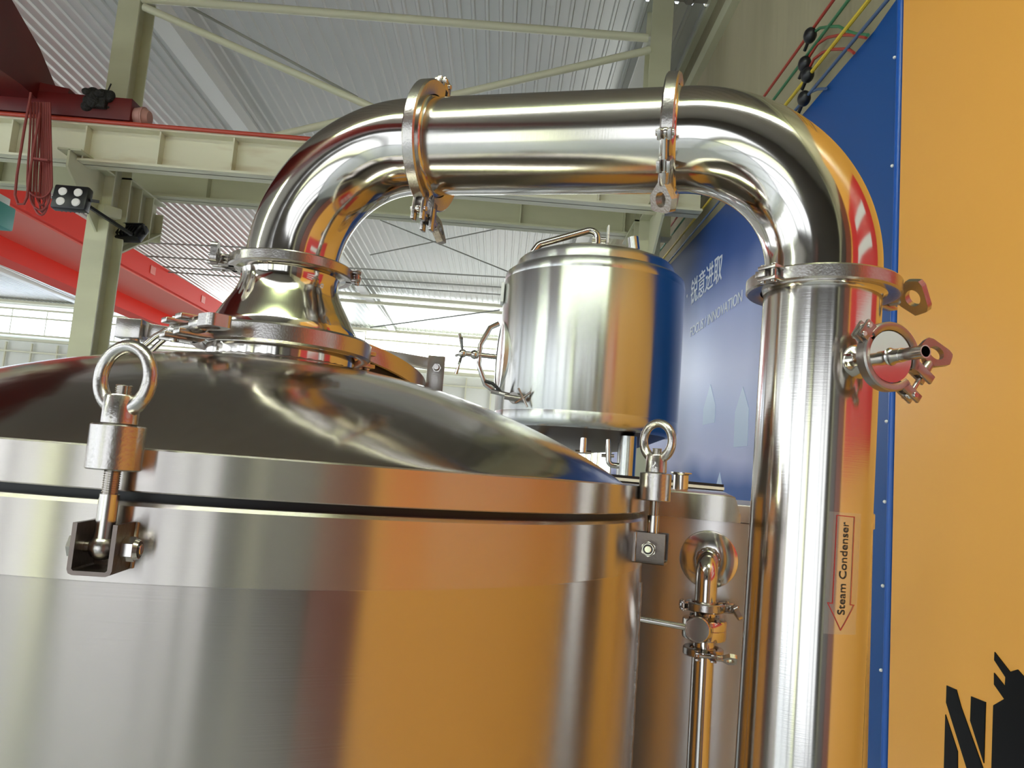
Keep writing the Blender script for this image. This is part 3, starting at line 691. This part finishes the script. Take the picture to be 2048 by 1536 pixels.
triclamp('pipe_clamp', 'pipe clamp at the left end of the bridge pipe with wing nut hanging below', PA, -dirh, -176, .0735, .0945, .0185, 1.2, flip=1, blen=.026, wide=1.2, twist=20, matk='cast')
triclamp('pipe_clamp', 'pipe clamp at the right end of the bridge pipe, bolt running down its front', PB, dirh, 120, .0735, .0885, .0175, 1.25, flip=-1, blen=.036, twist=50, wide=1.0)
triclamp('pipe_clamp', 'pipe clamp on top of the vertical condenser pipe with wing nut at right', CC, (0, 0, 1), 30, .0735, .0915, .0185, 1.2, flip=1, blen=.036, twist=60, wide=1.25)

# condenser pipe
tilt = Vector((-.012, 0, -.6)).normalized()
cp = thing('condenser_pipe', 'tall vertical stainless pipe carrying the Steam Condenser sticker', 'pipe', tuple(CC+tilt*((CZ-FLOOR)/abs(tilt.z))))
bot = CC+tilt*((CZ-FLOOR)/abs(tilt.z))
m = MB(); m.cyl(CC+Vector((0, 0, -.0015)), bot, PR, 128); ring_lip(m, CC+Vector((0, 0, -.0015)), tilt); m.build('tube', M['vpipe'], cp, 50)
# sticker: an arrow outline and lettering wrapped on the pipe
RW = PR+.0006
def cyl_uv(px, py):
    # angle and height on the (slightly leaning) pipe
    q = front(px, py, RW, (CC.x, CC.y)); 
    for _ in range(4):
        cx = CC.x+tilt.x/tilt.z*(q.z-CC.z); q = front(px, py, RW, (cx, CC.y))
    return math.atan2(q.y-CC.y, q.x-cx), q.z
def on_pipe(a, z, r=RW): cx = CC.x+tilt.x/tilt.z*(z-CC.z); return Vector((cx+r*math.cos(a), CC.y+r*math.sin(a), z))
def ribbon(pts, wd, mt, name, parent):
    # closed outline ribbon on the pipe; pts (angle*PR, z)
    m = MB(); n_ = len(pts); P = []
    for i in range(n_):
        a, b = Vector(pts[i]), Vector(pts[(i+1) % n_]); k_ = max(2, int((b-a).length/.004))
        for j in range(k_): P.append(a.lerp(b, j/k_))
    for i in range(len(P)):
        a, b = P[i], P[(i+1) % len(P)]; d = (b-a).normalized(); nn = Vector((-d.y, d.x))*wd/2; d2 = d*wd*.4
        qs = [a-nn-d2, b-nn+d2, b+nn+d2, a+nn-d2]; m._add([on_pipe(q.x/PR, q.y) for q in qs], [(0, 1, 2, 3)])
    return m.build(name, mt, parent)
arrow = [(343, 140), (440, 150), (418, 635), (437, 637), (363, 775), (291, 623), (318, 627)]
pts = []
for u, v in arrow:
    a, z = cyl_uv(*crop(u, v)); pts.append((a*PR, z))
stick = None
fa = [cyl_uv(*crop(u, v)) for u, v in ((300, 118), (478, 125), (440, 800), (262, 795))]
a0 = fa[0][0]-.0; a1 = fa[1][0]; z1, z0 = fa[0][1], fa[2][1]
m = MB(); vs = []
for i in range(13):
    a = a0+(a1-a0)*i/12
    for z in (z0, z1): vs.append(on_pipe(a, z, RW-.0002))
m._add(vs, [(2*i, 2*i+2, 2*i+3, 2*i+1) for i in range(12)]); stick = m.build('sticker', M['film'], cp)
ORG_s = ORG[cp.name]
ORG[stick.name] = ORG_s
ribbon(pts, .0009, M['redline'], 'arrow_outline', stick)
me = text_mesh('Steam Condenser', 1)
zA = cyl_uv(*crop(372, 690))[1]; zB = cyl_uv(*crop(405, 178))[1]; ua = cyl_uv(*crop(385, 690))[0]*PR; ub = cyl_uv(*crop(411, 178))[0]*PR
w0 = cyl_uv(*crop(347, 660))[0]*PR
fit_mesh(me, zB-zA, abs(ua-w0))
for v in me.vertices:
    t_ = v.co.x/(zB-zA); u = ua+(cyl_uv(*crop(408, 178))[0]*PR-ua)*t_*.55 - v.co.y; v.co = on_pipe(u/PR, zA+v.co.x, RW+.0002)-ORG_s
me.materials.clear(); me.materials.append(M['ink']); o = bpy.data.objects.new('lettering', me); SC.collection.objects.link(o); o.parent = stick

# side port, its clamp and the spigot cap
al = math.radians(-73); pd = Vector((math.cos(al), math.sin(al), 0)); zp = at(1770, 712, .823).z
p0 = on_pipe(al, zp, PR-.01); p1 = on_pipe(al, zp, .112); p2 = on_pipe(al, zp, .1135)
m = MB(); m.lathe([(.017, -.004), (.021, .008), (.0185, .013), (.0175, .022), (.0175, (p1-p0).length-.006), (.0285, (p1-p0).length-.003), (.0285, (p1-p0).length), (.012, (p1-p0).length)], frame(p0, pd), 48); m.build('side_port', M['polish'], cp, 50)
cap = thing('spigot_cap', 'round end cap with a short open tube on the condenser side port', 'fitting', tuple(p2))
m = MB(); m.lathe([(.001, .0035), (.0285, .0035), (.0285, .001), (.001, .0005)], frame(p2, pd), 64); m.build('cap_disc', M['polish'], cap, 50)
m = MB(); L1 = .050
m.lathe([(.0100, .0036), (.0084, .0055), (.0078, .012), (.0078, .019), (.0070, .0195), (.0070, L1), (.0057, L1), (.0057, .015), (.0001, .0149)], frame(p2, pd), 40); m.build('spigot', M['bolt'], cap, 50)
triclamp('pipe_clamp', 'small pipe clamp holding the spigot cap on the side port', p1+pd*.001, pd, -34, .0295, .0385, .0145, .95, flip=-1, blen=.024, wide=1.3, twist=15, matk='dark_cast')

# ------------------------------------------------------------------ manway on the lid, behind the neck
mc = Vector((-.345, 1.425, .178)); nrm = Vector((.13, .17, 1)).normalized(); Tm = frame(mc, nrm)
mw = thing('manway_hatch', 'round manway hatch with dark gasket on the lid behind the neck', 'hatch', tuple(mc))
m = MB(); m.lathe([(.172, -.13), (.172, -.045), (.176, -.04), (.160, -.04), (.160, -.13)], Tm, 96, True); m.build('collar', M['polish'], mw)
m = MB(); m.lathe([(.168, -.042), (.186, -.042), (.188, -.014), (.168, -.014)], Tm, 96, True); m.build('gasket', M['rubber'], mw)
m = MB(); m.lathe([(.001, .02), (.12, .017), (.185, .006), (.199, .002), (.200, 0), (.200, -.026), (.198, -.028), (.187, -.028), (.187, -.016), (.001, -.016)], Tm, 128); m.build('cover', M['cast'], mw)
def tm(x, y, z): return Tm @ Vector((x, y, z))
q1 = at(800, 708, 1.45); q2 = at(884, 728, 1.45)
m = MB(); m.bar(q1+Vector((-.05, .03, .0)), q2+Vector((0, 0, -.004)), .02, .022, .001); m.box((q2+at(884, 780, 1.45))/2+Vector((-.012, -.012, 0)), (.032, .008, .075), bev=.0008); m.box(at(872, 800, 1.45), (.03, .03, .03)); m.build('hinge_plate', M['dark_cast'], mw)
hb = at(873, 735, 1.43); m = MB(); hexa(m, frame(hb+Vector((0, .012, 0)), (0, -1, 0)), .0085, .009); m.cyl(hb+Vector((0, .003, 0)), hb+Vector((0, -.006, 0)), .006, 20, r2=.0045); m.build('hinge_bolt', M['bolt'], mw)
qa = at(236, 660, 1.42); qb = at(312, 662, 1.44)
m = MB(); m.bar(at(300, 662, 1.43), at(470, 690, 1.43), .018, .026, .001); m.build('swing_arm', M['cast'], mw)
m = MB(); m.box((qa+qb)/2+Vector((-.006, 0, 0)), (.048, .05, .038), bev=.003); m.cyl(at(262, 680, 1.40), at(262, 692, 1.40), .016, 24); m.build('arm_block', M['cast'], mw)
for dx, yy in ((0, 1.36), (25, 1.44)):
    P = [at(x+dx, y, yy) for x, y in ((268, 712), (290, 690), (312, 672), (335, 660), (365, 652), (400, 648))]
    MB().tube(P, .0055, 12).build('handle_rod', M['bolt'], mw)

# ------------------------------------------------------------------ tank behind the condenser
C3 = (.469, 1.634); R3 = .30
T3 = Matrix.Translation((C3[0], C3[1], 0))
t3 = thing('buffer_tank', 'satin stainless tank standing behind the condenser pipe', 'tank', (C3[0], C3[1], FLOOR))
m = MB(); m.lathe([(R3-.02, -.058), (R3, -.058), (R3, -1.9), (R3-.03, -1.95), (.001, -1.97)], T3, 160); m.build('shell', M['tank3'], t3)
m = MB(); m.lathe([(.001, -.022), (R3-.02, -.026), (R3+.002, -.027), (R3+.003, -.029), (R3+.003, -.056), (R3+.001, -.057), (.001, -.057)], T3, 160); m.build('top_rim', M['tank3'], t3)
for a in (45, 135, 225, 315):
    c = Vector((C3[0]+.24*math.cos(math.radians(a)), C3[1]+.24*math.sin(math.radians(a)), 0)); MB().cyl(c+Vector((0, 0, FLOOR)), c+Vector((0, 0, -1.9)), .025, 24).build('leg', M['polish'], t3)
q = front(1480, 1020, R3, C3); ha = math.atan2(q.y-C3[1], q.x-C3[0])
hd = thing('hatch_cover', 'curved sheet steel hatch cover on top of the satin tank, right end rounded', 'cover', (C3[0], C3[1], -.02))
m = MB(); vs = []; K = 40; a_s = ha-1.35; rr3 = R3+.011
def hz(t): return -.012-.030*max(0, (t-.965)/.035)**2.2
for i in range(K+1):
    t_ = 1-(1-i/K)**1.6 if 0 else i/K; a = a_s+(ha-a_s)*t_; zt2 = hz(t_); c_, s_2 = math.cos(a), math.sin(a)
    for r, z in ((rr3, -.0575), (rr3, zt2-.002), (rr3-.002, zt2), (rr3-.16, min(zt2+.006, -.004)), (rr3-.165, zt2-.01)): vs.append((C3[0]+r*c_, C3[1]+r*s_2, z))
fs = []
for i in range(K):
    for j in range(4): fs.append((i*5+j, i*5+j+1, (i+1)*5+j+1, (i+1)*5+j))
fs += [(0, 1, 2, 3, 4), tuple(K*5+j for j in range(5))]; m._add(vs, fs); m.build('cover_sheet', M['band'], hd)
cu = at(1361, 968, 1.47); cf = thing('open_ferrule', 'small open steel ferrule cup standing on the hatch cover', 'fitting', (cu.x, cu.y, -.012))
m = MB(); m.lathe([(.0145, -.012), (.0145, .018), (.0175, .0205), (.0205, .0215), (.0205, .0235), (.0135, .0235), (.0130, -.012)], Matrix.Translation((cu.x, cu.y, 0)), 48, True); m.build('cup', M['cup'], cf, 50)
kn = at(1756, 1032, 1.62); m = MB(); m.lathe([(.001, .012), (.006, .011), (.007, .004), (.010, .002), (.010, -.004), (.001, -.004)], Matrix.Translation((C3[0]+R3*.84, C3[1]-.03, -.0215)), 24); m.build('lid_bolt', M['bolt'], t3)

# cone plate, elbow, valve assembly in front of the tank
q = front(1417, 1120, R3, C3); na = math.atan2(q.y-C3[1], q.x-C3[0]); nv = Vector((math.cos(na), math.sin(na), 0))
pc = Vector((C3[0]+R3*nv.x, C3[1]+R3*nv.y, q.z+.001))
fe = thing('outlet_elbow', 'small stainless outlet elbow coming out of the satin tank through a round plate', 'pipe', tuple(pc))
m = MB(); m.lathe([(.001, .004), (.018, .0035), (.0485, .0012), (.0495, 0), (.0495, -.004), (.001, -.004)], frame(pc, nv), 96); m.build('wall_plate', M['vpipe'], fe, 50)
m = MB(); m.tube([pc+nv*.004+Matrix.Rotation(2*PI*i/40, 3, nv) @ Vector((0, 0, .0195+.0008*math.sin(i*2.1))) for i in range(40)], .0018, 8, closed=True); m.build('weld_bead', M['weld'], fe)
r5 = .0178; off = .046; px_ = pc+nv*off; ev = px_+Vector((0, 0, -.075))
def zat(py, px=1427): return at(px, py, px_.y).z
ze = zat(1207, 1428)
m = MB(); m.tube(fillet([pc-nv*.002, Vector((px_.x, px_.y, pc.z)), Vector((px_.x, px_.y, ze))], .036, 20), r5, 40); m.build('tube', M['pipe'], fe, 50)
V = Vector((px_.x, px_.y, 0))
zc1 = zat(1214); triclamp('pipe_clamp', 'small pipe clamp above the butterfly valve', V+Vector((0, 0, zc1)), (0, 0, 1), 0, .022, .033, .014, .8, flip=1, blen=.022, twist=60)
zv0, zv1 = zat(1278), zat(1237)
bv = thing('butterfly_valve', 'stainless butterfly valve with round knurled hub in the outlet line', 'valve', tuple(V+Vector((0, 0, zv0))))
TV = Matrix.Translation(V)
m = MB(); zm = (zv0+zv1)/2
m.lathe([(.0178, zc1-.004), (.025, zc1-.004), (.025, zc1-.007), (.018, zc1-.010), (.0175, zv1+.003), (.024, zv1), (.0345, zv1-.001), (.036, zv1-.003), (.036, zm+.0008), (.0352, zm), (.036, zm-.0008), (.036, zv0+.003), (.0345, zv0), (.024, zv0-.001), (.0175, zv0-.004), (.018, zat(1296)), (.025, zat(1302)), (.025, zat(1304))], TV, 64); m.build('valve_body', M['pipe'], bv, 40)
for a in range(4):
    b_ = V+Vector((.029*math.cos(a*PI/2+.5), .029*math.sin(a*PI/2+.5), zv1-.001)); m = MB(); hexa(m, Matrix.Translation(b_), .0045, .004); m.build('bolt_head', M['bolt'], bv)
kb = at(1394, 1260, px_.y-.055); kd = (kb-(V+Vector((0, 0, zm)))).normalized()
m = MB(); m.cyl(V+Vector((0, 0, zm)), kb-kd*.02, .011, 24); m.lathe([(.0185, -.034), (.0205, -.032), (.0205, -.002), (.0190, 0), (.0175, 0), (.0172, -.001), (.001, -.001)], frame(kb, kd), 48); m.build('hub', M['pipe'], bv, 50)
m = MB()
for i in range(8):
    a = 2*PI*i/8; f_ = frame(kb, kd); c_ = f_ @ Vector((.0196*math.cos(a), .0196*math.sin(a), -.010)); d_ = (f_.to_3x3() @ Vector((math.cos(a), math.sin(a), 0))); m.cyl(c_, c_+d_*.0012, .003, 12)
m.build('notch', M['blackp'], bv)
he = at(1250, 1232, px_.y-.03); m = MB(); m.cyl(kb-kd*.012, he, .0052, 20, bev=.001); m.build('handle', M['bolt'], bv)
zc2 = zat(1304); triclamp('pipe_clamp', 'small pipe clamp below the butterfly valve, wing nut to the right', V+Vector((0, 0, zc2)), (0, 0, 1), -100, .022, .033, .013, .8, flip=-1, blen=.032, twist=40)
lp = thing('outlet_pipe', 'thin vertical stainless pipe running down below the butterfly valve', 'pipe', tuple(V+Vector((0, 0, FLOOR))))
m = MB(); m.cyl(V+Vector((0, 0, zc2-.001)), V+Vector((0, 0, FLOOR)), r5, 40); m.lathe([(r5-.002, zc2-.0015), (.025, zc2-.0015), (.025, zc2-.004), (r5, zc2-.008)], TV, 48); m.build('tube', M['pipe'], lp, 50)

# ------------------------------------------------------------------ raised tank further back
C2 = Vector((.497, 4.573, 0)); R2 = .545; T2 = Matrix.Translation(C2)
t2 = thing('raised_tank', 'mirror polished stainless tank raised on legs in the background', 'tank', (C2.x, C2.y, FLOOR))
m = MB(); m.lathe([(R2-.07, .262), (R2-.03, .266), (R2-.008, .276), (R2, .30), (R2, .345), (R2-.001, .347), (R2, .349), (R2, 1.135), (R2-.001, 1.137), (R2, 1.139), (R2, 1.155), (R2-.006, 1.185), (R2-.03, 1.205), (R2-.07, 1.212)], T2, 192); m.build('shell', M['tank2'], t2, 60)
m = MB(); m.lathe([(.478, 1.20), (.478, 1.250), (.472, 1.268), (.458, 1.282), (.44, 1.29)], T2, 160); m.build('top_step', M['tank2'], t2, 60)
m = MB(); m.lathe([(.445, 1.287), (.38, 1.315), (.25, 1.345), (.12, 1.360), (.001, 1.366)], T2, 160); m.build('top_dish', M['dome'], t2, 60)
m = MB(); m.lathe([(R2-.06, .266), (R2-.16, .22), (.25, .17), (.001, .14)], T2, 128); m.build('bottom_dish', M['patina'], t2, 60)
for a in (35, 125, 215, 305):
    c = C2+Vector((.36*math.cos(math.radians(a)), .36*math.sin(math.radians(a)), 0))
    MB().cyl(c+Vector((0, 0, FLOOR)), c+Vector((0, 0, .24)), .045, 32).build('leg', M['tank2'], t2)
lg = at(1256, 900, C2.y-.4); MB().cyl((lg.x, lg.y, FLOOR), (lg.x, lg.y, .24), .045, 32).build('leg', M['tank2'], t2)
for a, b, c, r in (((1155, 858), (1168, 872), (1166, 905), .022), ((1216, 868), (1217, 905), (1240, 932), .016)):
    Y_ = C2.y-.35; P = fillet([at(*a, Y_), at(*b, Y_) if a[0] < 1200 else at(1217, 930, Y_), at(*c, Y_)], .03, 8)
    MB().tube(P, r, 16).build('drain_pipe', M['pipe'], t2)
m = MB(); m.cyl(at(1150, 903, C2.y-.35), at(1182, 905, C2.y-.35), .01, 12); m.build('drain_clamp', M['pipe'], t2); m = MB(); m.cyl(at(1203, 911, C2.y-.35), at(1228, 912, C2.y-.35), .01, 12); m.build('drain_clamp', M['pipe'], t2)
# top pipework
Yt = C2.y-.15
m = MB(); m.tube(fillet([at(1196, 495, Yt), at(1196, 456, Yt), at(1078, 489, Yt), at(1066, 505, Yt)], .05, 10), .021, 20); m.build('vent_pipe', M['pipe'], t2)
m = MB(); m.cyl(at(1184, 478, Yt), at(1212, 480, Yt), .014, 12); m.cyl(at(1184, 486, Yt), at(1210, 488, Yt), .012, 12); m.build('vent_clamp', M['pipe'], t2)
m = MB(); m.box(at(1216, 470, Yt), (.012, .05, .11), bev=.004); m.build('valve_lever', M['plate'], t2)
m = MB(); m.cyl(at(1269, 500, Yt), at(1266, 475, Yt), .032, 20); m.build('stub', M['tank2'], t2)
# side manway with yoke and handwheel
ma = math.radians(189); dv = Vector((math.cos(ma), math.sin(ma), 0)); sv = Vector((-math.sin(ma), math.cos(ma), 0))
mwc = C2+dv*(R2-.05)+Vector((0, 0, .665)); TW = frame(mwc, dv, (0, 0, 1))
m = MB()
ell = [(1.25*math.cos(2*PI*i/48), .95*math.sin(2*PI*i/48)) for i in range(48)]
def ering(m, r0, r1, h0, h1):
    vs = []
    for (r, h) in ((r0, h0), (r0, h1), (r1, h1), (r1, h0)):
        for x, y in ell: vs.append((x*r, y*r, h))
    fs = [(L_*48+i, L_*48+(i+1) % 48, ((L_+1) % 4)*48+(i+1) % 48, ((L_+1) % 4)*48+i) for L_ in range(4) for i in range(48)]
    m._add(vs, fs, TW)
ering(m, .16, .172, -.03, .05); m.build('manway_collar', M['tank2'], t2)
m = MB(); m.prism([(x*.15, y*.15) for x, y in ell], .03, .046, TW); mdoor = m.build('manway_door', M['tank2'], t2)
m = MB(); m.tube([TW @ Vector(p) for p in ((.20, 0, .07), (.17, 0, .12), (.06, 0, .17), (-.06, 0, .17), (-.17, 0, .12), (-.20, 0, .07))], .016, 10); m.build('manway_yoke', M['bolt'], t2)
m = MB(); m.cyl(TW @ Vector((0, 0, .07)), TW @ Vector((0, 0, .27)), .016, 16); m.sphere(TW @ Vector((0, 0, .27)), .026, 12); m.sphere(TW @ Vector((0, 0, .20)), .028, 12)
for i in range(5):
    a = 2*PI*i/5+.3; m.cyl(TW @ Vector((0, 0, .27)), TW @ Vector((.125*math.cos(a), .125*math.sin(a), .295)), .006, 8, r2=.010)
m.build('handwheel', M['bolt'], t2)
vq = at(1027, 795, 4.18); m = MB(); m.cyl(C2+(vq-C2).normalized()*0+vq+Vector((.05, .1, 0)), vq, .03, 16); m.cyl(vq+Vector((-.05, -.02, 0)), vq+Vector((.06, -.02, -.01)), .016, 12)
for i in range(4): m.cyl(vq+Vector((.05, -.03, 0)), vq+Vector((.05+.05*math.cos(i*1.57+.6), -.04, .06*math.sin(i*1.57+.6))), .006, 8)
m.build('sample_valve', M['dark_cast'], t2)
m = MB(); m.tube([at(970, 762, 4.3), at(985, 767, 4.3), at(994, 775, 4.3), at(1002, 785, 4.3)], .010, 8); m.build('lever', M['blackp'], t2)
m = MB(); m.tube([at(982, 782, 4.3), at(1000, 786, 4.3), at(1024, 792, 4.25)], .014, 10); m.build('drain_pipe', M['dark_cast'], t2)
m = MB(); q = at(1005, 588, C2.y-.05); m.box(q+Vector((.0, 0, 0)), (.02, .12, .12), bev=.004); m.build('name_plate', M['plate'], t2)
# platform rail glimpsed behind the lid
a, b = at(1225, 953, 3.2), at(1300, 966, 3.2)
pl = thing('platform_rail', 'dark platform edge with a pale strip behind the right end of the lid', 'platform', (a.x, 3.2, FLOOR))
MB().bar(a-Vector((.6, 0, .0)), b+Vector((.3, 0, 0)), .05, .035).build('edge', M['blackp'], pl); MB().bar(a-Vector((.6, .03, -.0)), b+Vector((.3, -.03, 0)), .01, .012).build('strip', M['white'], pl)
for x in (a.x-.5, b.x+.25): MB().box((x, 3.2, (FLOOR+a.z)/2-.01), (.05, .05, a.z-FLOOR-.02)).build('leg', M['blackp'], pl)

# ------------------------------------------------------------------ lift everything to real heights
for o in SC.collection.objects:
    if o.parent is None and o.type != 'CAMERA': o.location.z += H
